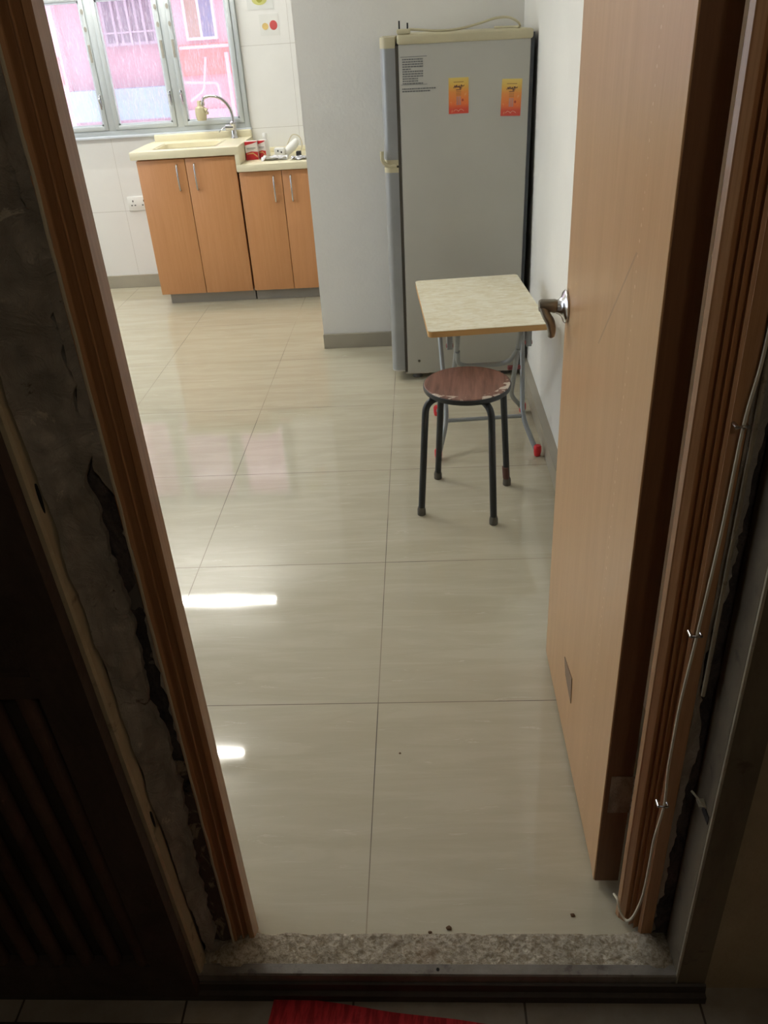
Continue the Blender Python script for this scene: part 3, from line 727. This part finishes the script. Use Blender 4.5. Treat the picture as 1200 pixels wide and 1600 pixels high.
# ------------------------------------------------------------------ entrance door
DX, DY0, DY1, DT, DH = .44, -.485, .165, .047, 2.0
dr = empty('door_1', (DX+DT, DY0, 0), 'open beech veneer entrance door with lever handle', 'door', kind='structure')
def dl(x, y, z): return (x-DX-DT, y-DY0, z)
def m_leaf():
    t = NT('beech_veneer_with_nail_marks'); o = t.sep()
    v = t.map(scale=(9, 9, .8)); n1 = t.noise(2.5, v, 6, .6, .4); n2 = t.noise(16, v, 3, .6)
    f = t.math('ADD', t.math('MULTIPLY', n1, .75), t.math('MULTIPLY', n2, .3))
    col = t.mix(t.ramp(f, [(.35, 0.), (.72, 1.)]), srgb(198, 158, 116), srgb(184, 142, 98))
    # vertical row of pale filled nail marks, about 2 cm apart
    def dots(yc, pitch, rad, amt):
        fz = t.math('MULTIPLY', t.math('SUBTRACT', t.math('FRACT', t.math('DIVIDE', o[2], pitch)), .5), pitch)
        wob = t.math('MULTIPLY', t.math('SUBTRACT', t.noise(9, None, 1), .5), .012)
        dy = t.math('SUBTRACT', t.math('ADD', o[1], wob), yc)
        d = t.math('SQRT', t.math('ADD', t.math('MULTIPLY', fz, fz), t.math('MULTIPLY', dy, dy)))
        sz = t.math('MULTIPLY', t.noise(37, None, 1), rad*2)
        return t.math('MULTIPLY', t.math('LESS_THAN', d, sz), amt)
    col = t.mix(dots(.137, .021, .0021, .55), col, srgb(228, 204, 176))
    col = t.mix(dots(.555, .026, .0016, .35), col, srgb(228, 204, 176))
    # long diagonal scratch
    s1 = t.math('SUBTRACT', o[2], 1.182); line = t.math('ABSOLUTE', t.math('ADD', t.math('SUBTRACT', o[1], .152), t.math('MULTIPLY', s1, .93)))
    inr = t.math('MULTIPLY', t.math('LESS_THAN', o[2], 1.19), t.math('GREATER_THAN', o[2], .99))
    sc = t.math('MULTIPLY', t.math('LESS_THAN', line, .0034), inr)
    col = t.mix(t.math('MULTIPLY', sc, .55), col, srgb(150, 114, 88))
    t.bump(n2, .04, .002)
    return t.fin(col, .3, 0, .5)
bm = bmesh.new(); a, b = dl(DX+.001, DY0, .012), dl(DX+DT, DY1, DH); box(bm, a, b, .0012, 1)
lf = link('leaf', bm, m_leaf(), dr, True)
bm = bmesh.new(); a, b = dl(DX, DY0, .012), dl(DX+.0025, DY0+.013, DH); box(bm, a, b, .0008, 1); link('edge_lipping', bm, M['beech'], dr)
bm = bmesh.new(); a, b = dl(DX+.0025, DY0-.0012, .012), dl(DX+DT, DY0, DH); box(bm, a, b); o = link('hinge_edge', bm, M['edge'], dr); o['label'] = 'dark stained hinge side edge'
bm = bmesh.new(); zz = .20
v = [dl(DX-.0006, y, z) for y, z in ((-.075, .212), (-.165, .232), (-.172, .165), (-.100, .180))]
extr(bm, [(p[1], p[2]) for p in v], 'x', v[0][0], v[0][0]+.0016); o = link('grey_patch', bm, plain('grey_brown_patch', (132, 108, 88), .5), dr); o['label'] = 'small grey patch near the foot of the door'  # thin grey trapezoid set on the leaf face
# lever handle
hz, hy = .955, .156
lh = L('rose', [(.034, 0), (.034, -.003), (.031, -.006), (.022, -.009), (.016, -.015), (.013, -.022), (.001, -.022)], M['chrome'], dr, dl(DX, hy, hz), 'x', 36)
lh.name = 'rose'
bm = bmesh.new(); c = dl(DX, hy, hz)
tube(bm, [(c[0]-.018, c[1], c[2]+.002), (c[0]-.024, c[1], c[2]+.002), (c[0]-.030, c[1], c[2]+.003), (c[0]-.052, c[1], c[2]+.004), (c[0]-.056, c[1], c[2]+.004)], [.0125, .0145, .0135, .0135, .011], 18)
link('neck', bm, M['lever'], lh, True)
bm = bmesh.new()
pts = smoothpts([(c[0]-.050, c[1]-.004, c[2]+.004), (c[0]-.042, c[1]-.014, c[2]-.012), (c[0]-.034, c[1]-.018, c[2]-.026), (c[0]-.030, c[1]-.018, c[2]-.044), (c[0]-.031, c[1]-.017, c[2]-.060)], 5)
n = len(pts); tube(bm, pts, [.0075+.0035*math.sin(math.pi*min(1, (i+2)/(n+2))) for i in range(n-1)]+[.003], 14, .75)
link('lever', bm, M['lever'], lh, True)
# handle on the far side
L('rose', [(.034, 0), (.034, .003), (.022, .009), (.013, .022), (.001, .022)], M['chrome'], dr, dl(DX+DT, hy, hz), 'x', 24)
T('lever', [(x, y, z) for x, y, z in (dl(DX+DT+.02, hy, hz), dl(DX+DT+.045, hy, hz), dl(DX+DT+.048, hy-.1, hz))], .009, M['steel'], dr)
# butt hinges
for i, zz in enumerate((.262, 1.75)):
    bm = bmesh.new(); a, b = dl(DX+.010, DY0-.0030, zz-.048), dl(DX+DT+.004, DY0-.001, zz+.048); box(bm, a, b, .0006, 1)
    for sz in (-.03, 0, .03): disc(bm, dl(DX+.022, 0, 0)[0], zz+sz, .004, .004, dl(0, DY0-.003, 0)[1], 10, th=.001)
    h = link('hinge', bm, m_metalrust('worn_hinge_steel_%d' % i, (168, 154, 138), (120, 106, 94), .5, 20) if i == 0 else M['steel'], dr)
    bm = bmesh.new()
    for k in range(5): lathe(bm, [(.0055, -.009), (.0068, -.008), (.0068, .008), (.0055, .009)], 14, dl(DX+DT+.008, DY0-.004, zz-.038+k*.019))
    link('knuckle', bm, M['steel'], h, True)

# ---- door casing: rebated frame with fluted face
def casing(bm, side):
    if side == 'L':
        x0, s = -.207, -1; pts = [(x0, -.574), (x0-.002, -.598)]; w = .036; y = -.599
    else:
        x0, s = .468, 1; pts = [(x0, -.552), (x0+.003, -.560)]; w = .031; y = -.561
    dy = -.013 if side == 'L' else -.029
    # three flutes
    n = 54
    for i in range(n+1):
        u = i/n; x = pts[1][0]+s*(.002+u*w); yy = y+dy*u
        d = 0
        for c, hw, dp in (((.30, .13, .012), (.62, .13, .012)) if side == 'L' else ((.34, .10, .0085), (.56, .10, .0085), (.78, .10, .0085))): d = max(d, dp*max(0, 1-((u-c)/hw)**2))
        pts.append((x+(0 if side == 'L' else d*.7), yy+d*(1 if side == 'L' else .7)))
    if side == 'L': pts += [(x0-.0405, -.590), (-.2476, -.575)]
    else: pts += [(.503, -.594), (.5225, -.594), (.5225, -.575)]
    back = [(-.245, -.53), (-.226, -.53), (-.226, -.574)] if side == 'L' else [(.5225, -.53), (.492, -.53), (.492, -.552)]
    return pts+back
bm = bmesh.new(); prism(bm, casing(bm, 'L'), 0, 2.05); cl = struct('trim_1', bm, M['casing'], 'fluted brown door casing on the left of the doorway', 'door casing')
bm = bmesh.new(); prism(bm, casing(bm, 'R'), 0.012, 2.05); cr = struct('trim_2', bm, M['casing'], 'fluted orange brown door casing on the hinge side', 'door casing')
bm = bmesh.new(); box(bm, (-.245, -.604, 2.0), (.522, -.53, 2.06), .003); struct('trim_3', bm, M['casing'], 'head piece of the door casing above the doorway', 'door casing')

# ---- broken plaster round the frame
def strip(name, f0, f1, z0, z1, yfun, mat, seed, amp=.004, rag0=.0, rag1=.0, th=.008, cols=8, parent=None, dz=.008):
    """grid between x=f0(z) and x=f1(z), depth yfun(x), ragged edges, given thickness"""
    bm = bmesh.new(); n = int((z1-z0)/dz); g = []
    for i in range(n+1):
        z = z0+(z1-z0)*i/n
        a = f0(z)+rag0*(noise.noise(V((seed, z*38, 0)))+.5*noise.noise(V((seed, z*110, 3)))); b = f1(z)+rag1*(noise.noise(V((seed+9, z*38, 0)))+.5*noise.noise(V((seed+9, z*110, 3))))
        for j in range(cols+1):
            x = a+(b-a)*j/cols
            h = amp*(noise.fractal(V((x*40, z*14, seed)), 1., 2., 4))
            g.append(bm.verts.new((x, yfun(x)-h, z)))
    for i in range(n):
        for j in range(cols):
            k = i*(cols+1)+j; bm.faces.new((g[k], g[k+1], g[k+cols+2], g[k+cols+1]))
    bmesh.ops.recalc_face_normals(bm, faces=bm.faces[:])
    top = bm.faces[:]
    r = bmesh.ops.extrude_face_region(bm, geom=top)
    for v in [e for e in r['geom'] if isinstance(e, bmesh.types.BMVert)]: v.co.y += th
    o = link(name, bm, mat, parent, True); return o
yl = lambda x: -.609-max(0, -.243-x)*.50
fx = lambda z: -.293-.028*z          # leaning left frame, inner corner
vL = [(2.1, -.262), (1.06, -.258), (1.04, -.264), (1.025, -.272), (.969, -.271), (.899, -.268), (.775, -.265), (.66, -.270), (.608, -.265), (.511, -.261), (.342, -.267), (.2, -.270), (.06, -.272), (0, -.273)]
vR = [(2.1, -.262), (1.06, -.258), (1.03, -.262), (.987, -.247), (.919, -.246), (.814, -.249), (.757, -.252), (.634, -.248), (.56, -.249), (.5, -.2445), (0, -.2445)]
pw = strip('wall_plaster_left', lambda z: fx(z)+.003, lambda z: interp(vL, z), .012, 2.05, yl, M['oldplaster'], 2.2, .009, 0, .007, .010, 14)
tag(pw, 'ragged grey plaster beside the left gate frame', 'plaster', kind='structure')
p2 = strip('inner_plaster', lambda z: interp(vR, z), lambda z: -.2425, .50, 2.05, yl, M['oldplaster'], 5.2, .004, .005, 0, .008, 5, pw)
s2 = strip('dark_gap_filling', lambda z: -.305, lambda z: -.244, .5, 2.05, lambda x: -.602, M['void'], 1.7, .006, 0, 0, .002, 8, pw)
s3 = strip('brown_base_filling', lambda z: -.305, lambda z: -.244, .012, .5, lambda x: -.603, M['brownsub'], 4.7, .005, 0, 0, .002, 8, pw)
T('caulk_line', [(-.2445+.0018*noise.noise(V((0, z*18, 0))), -.6115, z) for z in [.012+i*.02 for i in range(102)]], .0022, M['caulk'], pw, 6)
yr = lambda x: -.594-max(0, x-.5225)*.45
vRa = [(2.1, .540), (1.0, .539), (.786, .535), (.731, .528), (.673, .525), (.611, .529), (.56, .534), (.491, .539), (.419, .531), (.343, .531), (.25, .528), (.157, .530), (.10, .524), (0, .524)]
vRb = [(2.1, .548), (1.0, .549), (.0, .549)]
qw = strip('wall_plaster_right', lambda z: .5228, lambda z: interp(vRa, z), .012, 2.05, yr, M['oldplaster'], 7.2, .0035, 0, .005, .010, 6)
tag(qw, 'ragged grey plaster between casing and right gate frame', 'plaster', kind='structure')
strip('dark_gap_filling', lambda z: .523, lambda z: .556, .012, 2.05, lambda x: -.590, M['void'], 3.3, .005, 0, 0, .002, 6, qw)
T('plaster_bead', [(.5285+.001*noise.noise(V((0, z*9, 4))), -.602, z) for z in [.62+i*.03 for i in range(48)]], .0032, M['ridge'], qw, 8)

# ---- steel gate frame posts
bm = bmesh.new(); S = -.028
prism(bm, [(-.293, -.637), (-.293, -.660), (-.296, -.664), (-.36, -.664), (-.36, -.62), (-.300, -.62)], -.03, 2.05, S)
gp = struct('gate_frame_left', bm, M['gframe'], 'greige steel gate frame post on the left', 'gate frame')
for zc, hh in ((1.012, .021), (.421, .019)):
    xx = -.2925+S*zc
    bm = bmesh.new(); extr(bm, [(-.650-.003*math.cos(R(a)), zc+hh*math.sin(R(a))) for a in range(0, 360, 30)], 'x', xx-.002, xx+.0008); link('lock_slot', bm, M['hole'], gp)
bm = bmesh.new(); prism(bm, [(.549, -.596), (.549, -.658), (.552, -.665), (.60, -.665), (.60, -.60)], -.03, 2.05)
gr = struct('gate_frame_right', bm, M['gframe_r'], 'dull grey steel gate frame post on the right', 'gate frame')
T('worn_edge', [(.5505, -.6635, z) for z in (-.025, .5, 1.0, 1.5, 2.04)], .0028, M['ridge'], gr, 8)
bm = bmesh.new(); box(bm, (.538, -.625, .425), (.5495, -.640, .427)); tube(bm, smoothpts([(.549, -.640, .424), (.540, -.632, .432), (.532, -.618, .436)], 4), .0018, 8); link('bent_tab', bm, M['ridge'], gr)
bm = bmesh.new(); box(bm, (.5480, -.655, .405), (.5492, -.628, .422), .0003, 1); link('lock_slot', bm, M['hole'], gr)

# ---- folded-back iron gate on the left
gt = empty('iron_gate', (-.30, -.68, -.02), 'dark brown iron gate with vertical bars and a plain upper panel', 'gate')
def G(name, bm, mat, sm=False):
    o = link(name, bm, mat, gt, sm); o.matrix_parent_inverse = Matrix.Translation(gt.location).inverted(); return o
e0 = -.300
bm = bmesh.new()
prism(bm, [(e0, -.668), (e0, -.690), (e0-.066, -.690), (e0-.066, -.668)], -.015, 2.0, S); G('stile', bm, M['gate'])
bm = bmesh.new(); prism(bm, [(-1.20, -.668), (-1.20, -.690), (-1.26, -.690), (-1.26, -.668)], -.015, 2.0, S); G('stile', bm, M['gate'])
for z0_, z1_ in ((-.015, .078), (.722, .762), (1.94, 2.0)):
    bm = bmesh.new(); prism(bm, [(e0-.06, -.669), (e0-.06, -.689), (-1.21, -.689), (-1.21, -.669)], z0_, z1_, S); G('rail', bm, M['gate'])
bm = bmesh.new(); prism(bm, [(e0-.06, -.672), (e0-.06, -.680), (-1.21, -.680), (-1.21, -.672)], .76, 1.945, S); G('panel', bm, M['gate'])
for i in range(17):
    x = e0-.080-i*.051
    bm = bmesh.new(); w = .0135
    prism(bm, [(x+w*math.cos(R(a)), -.677-.011*math.sin(R(a))) for a in range(0, 360, 30)], .076, .724, S-.02); G('bar', bm, M['gatebar'], True)
bm = bmesh.new(); prism(bm, [(e0-.06, -.6660), (e0-.06, -.6680), (-1.21, -.6680), (-1.21, -.6660)], .07, .73, S); G('backing_sheet', bm, M['silld'])

# ---- threshold, sill, corridor
def tz(x, y):
    u = (y+.604)/.05
    h = .004+.004*noise.fractal(V((x*30, y*30, 1)), 1, 2, 4)
    for cx, cy, hh in ((-.235, -.615, .016), (.505, -.610, .016), (.53, -.63, .010), (-.25, -.64, .006)):
        d2 = ((x-cx)/.035)**2+((y-cy)/.03)**2; h += hh*math.exp(-d2)
    if y > -.59: h *= max(0, (-.575-y)/.02)+.1
    return max(.0006, h)
bm = bmesh.new(); nx, ny = 180, 18; g = []
for i in range(nx+1):
    for j in range(ny+1):
        x = -.30+.855*i/nx; y = -.652+.066*j/ny
        edge = .004*noise.noise(V((x*25, 3, 0)))
        g.append(bm.verts.new((x, y+(edge if j == ny else 0), tz(x, y))))
for i in range(nx):
    for j in range(ny): k = i*(ny+1)+j; bm.faces.new((g[k], g[k+1], g[k+ny+2], g[k+ny+1]))
r = bmesh.ops.extrude_face_region(bm, geom=bm.faces[:])
for v in [e for e in r['geom'] if isinstance(e, bmesh.types.BMVert)]: v.co.z = -.03
struct('threshold', bm, M['cement'], 'rough cement threshold strip in the doorway', 'threshold', True)
bm = bmesh.new(); extr(bm, [(-.645, -.06), (-.645, .010), (-.6465, .0125), (-.6635, .0125), (-.666, .010), (-.668, -.06)], 'x', -.325, .549)
sl = struct('door_sill', bm, M['sill'], 'worn metal sill bar across the doorway', 'sill')
bm = bmesh.new(); extr(bm, [(-.668, -.06), (-.668, -.006), (-.672, -.008), (-.674, -.024), (-.682, -.026), (-.682, -.06)], 'x', -1.3, .60); link('lower_rail', bm, M['silld'], sl)
bm = bmesh.new(); lathe(bm, [(.003, 0), (.003, .0008)], 10, (.133, -.6555, .0122)); link('screw_hole', bm, M['hole'], sl)
CX0, CX1, CY0, CZ = -1.5, 1.6, -2.5, 2.5
bm = bmesh.new(); box(bm, (CX0, CY0, -.12), (CX1, YF-.0005, -.044)); struct('floor_corridor', bm, M['cfloor'], 'dim grimy tiled floor of the corridor', 'floor')
bm = bmesh.new(); box(bm, (CX0, CY0, CZ), (CX1, YF, CZ+.1)); struct('ceiling_corridor', bm, M['grime'], 'corridor ceiling overhead', 'ceiling')
bm = bmesh.new(); box(bm, (.60, -.655, -.12), (CX1, -.60, CZ)); struct('wall_corridor_right', bm, M['grime'], 'stained beige corridor wall right of the gate frame', 'wall')
bm = bmesh.new(); box(bm, (CX0, -.66, -.12), (-1.28, -.60, CZ)); box(bm, (-1.28, -.66, 2.02), (.60, -.60, CZ)); struct('wall_corridor_left', bm, M['grime'], 'corridor wall beyond and above the gate', 'wall')
bm = bmesh.new(); box(bm, (CX0, CY0-.1, -.12), (CX1, CY0, CZ)); box(bm, (CX0-.1, CY0-.1, -.12), (CX0, YF, CZ)); box(bm, (CX1, CY0-.1, -.12), (CX1+.1, YF, CZ))
struct('wall_corridor_back', bm, M['grime'], 'corridor walls behind the viewer', 'wall')
cb = empty('added_bulb', (.5, -2.0, CZ), 'dim warm bulb added out of view to brighten the corridor', 'lamp')  # unseen bulb, added behind the camera to lift the corridor brightness
L('lamp_base', [(.04, 0), (.04, -.02), (.02, -.05), (.018, -.07)], M['white'], cb)
bm = bmesh.new(); bmesh.ops.create_uvsphere(bm, u_segments=20, v_segments=12, radius=.08, matrix=Matrix.Translation((0, 0, -.14))); link('bulb', bm, M['bulb'], cb, True)

# red mat at the sill
mt = empty('door_mat', (.09, -.80, -.044), 'red doormat lying against the sill', 'mat', rot=(0, 0, R(-7)))
bm = bmesh.new(); nx, ny = 60, 40; g = []
for i in range(nx+1):
    for j in range(ny+1):
        x = -.2675+.56*i/nx; y = -.34+.435*j/ny
        g.append(bm.verts.new((x, y+.003*noise.noise(V((x*9, 0, 0)))*(j == ny), .004+.004*(noise.noise(V((x*6, y*6, 2)))+.3))))
for i in range(nx):
    for j in range(ny): k = i*(ny+1)+j; bm.faces.new((g[k], g[k+1], g[k+ny+2], g[k+ny+1]))
r = bmesh.ops.extrude_face_region(bm, geom=bm.faces[:])
for v in [e for e in r['geom'] if isinstance(e, bmesh.types.BMVert)]: v.co.z = 0.
link('pile', bm, M['mat'], mt, True)

# white bell cable stapled to the right casing
cab = empty('cable', (.495, -.60, .05), 'thin white cable stapled down the right door casing', 'cable')
pts = [(.527, -.603, 1.9), (.526, -.603, 1.5), (.524, -.603, 1.25), (.522, -.602, 1.134), (.515, -.602, 1.051), (.512, -.602, .9), (.505, -.602, .734), (.4985, -.603, .615), (.4975, -.603, .55), (.497, -.604, .466), (.501, -.603, .384), (.494, -.604, .30), (.4935, -.604, .23), (.491, -.605, .15), (.484, -.600, .085), (.476, -.592, .055), (.467, -.580, .060), (.463, -.565, .075), (.463, -.545, .06), (.470, -.53, .03), (.478, -.525, .012)]
o = T('cable_run', smoothpts(pts, 8), .0022, M['cord'], cab, 8); o.matrix_parent_inverse = Matrix.Translation(cab.location).inverted()
for z, x in ((1.051, .515), (.734, .505), (.384, .501)):
    bm = bmesh.new(); tube(bm, [(x-.009, -.594, z), (x-.009, -.606, z)], .0028, 10); tube(bm, smoothpts([(x-.009, -.605, z), (x-.002, -.608, z+.002), (x+.005, -.606, z), (x+.005, -.597, z)], 4), .0016, 8)
    o = link('cable_clip', bm, M['chrome'], cab, True); o.matrix_parent_inverse = Matrix.Translation(cab.location).inverted()

# crumbs on the floor
cm = plain('brown_crumb', (96, 70, 44), .8)
for i, (x, y, w, lab) in enumerate(((.156, -.574, .0042, 'largest brown crumb on the tiles near the threshold'), (.120, -.582, .0028, 'small crumb left of the largest crumb near the threshold'),
                               (.057, -.160, .0022, 'lone dark speck in the middle of the nearest tiles'), (.39, -.549, .0035, 'brown crumb near the foot of the right casing'))):
    bm = bmesh.new(); bmesh.ops.create_icosphere(bm, subdivisions=2, radius=w)
    for v in bm.verts: v.co *= 1+.4*noise.noise(v.co*400+V((i, 0, 0))); v.co.z = v.co.z*.45; v.co.x *= 1.4
    tag(link('crumb', bm, cm, None, True, (x, y, w*.35)), lab, 'crumb', 'crumbs on the floor tiles')

# ------------------------------------------------------------------ world, camera
w = bpy.data.worlds.new('overcast_sky'); bpy.context.scene.world = w; w.use_nodes = True
bg = w.node_tree.nodes['Background']; bg.inputs[0].default_value = (.86, .93, 1, 1); bg.inputs[1].default_value = 2.2

f, px_, py_, pz_ = 1242.25, .1466, -1.4511, 1.4837
yaw, pitch, roll, cx, cy = -.0696, .5204, -.0680, 595.33, 748.46
fwd = V((math.sin(yaw)*math.cos(pitch), math.cos(yaw)*math.cos(pitch), -math.sin(pitch)))
r0 = V((math.cos(yaw), -math.sin(yaw), 0)); u0 = r0.cross(fwd)
rt = math.cos(roll)*r0+math.sin(roll)*u0; up = -math.sin(roll)*r0+math.cos(roll)*u0
cam = bpy.data.cameras.new('camera'); co = bpy.data.objects.new('camera', cam); C.objects.link(co)
mw = Matrix((rt, up, -fwd)).transposed().to_4x4(); mw.translation = (px_, py_, pz_); co.matrix_world = mw
cam.sensor_fit = 'VERTICAL'; cam.sensor_height = 36; cam.lens = f*36/1600
cam.shift_x = (600-cx)/1600; cam.shift_y = -(800-cy)/1600
cam.clip_start = .02; cam.clip_end = 100
bpy.context.scene.camera = co
sc = bpy.context.scene
sc.view_settings.view_transform = 'Standard'; sc.view_settings.look = 'None'; sc.view_settings.exposure = .47; sc.view_settings.gamma = 1
sc.view_settings.use_curve_mapping = False
sc.cycles.max_bounces = 12; sc.cycles.diffuse_bounces = 6; sc.cycles.transparent_max_bounces = 12; sc.cycles.sample_clamp_indirect = 8
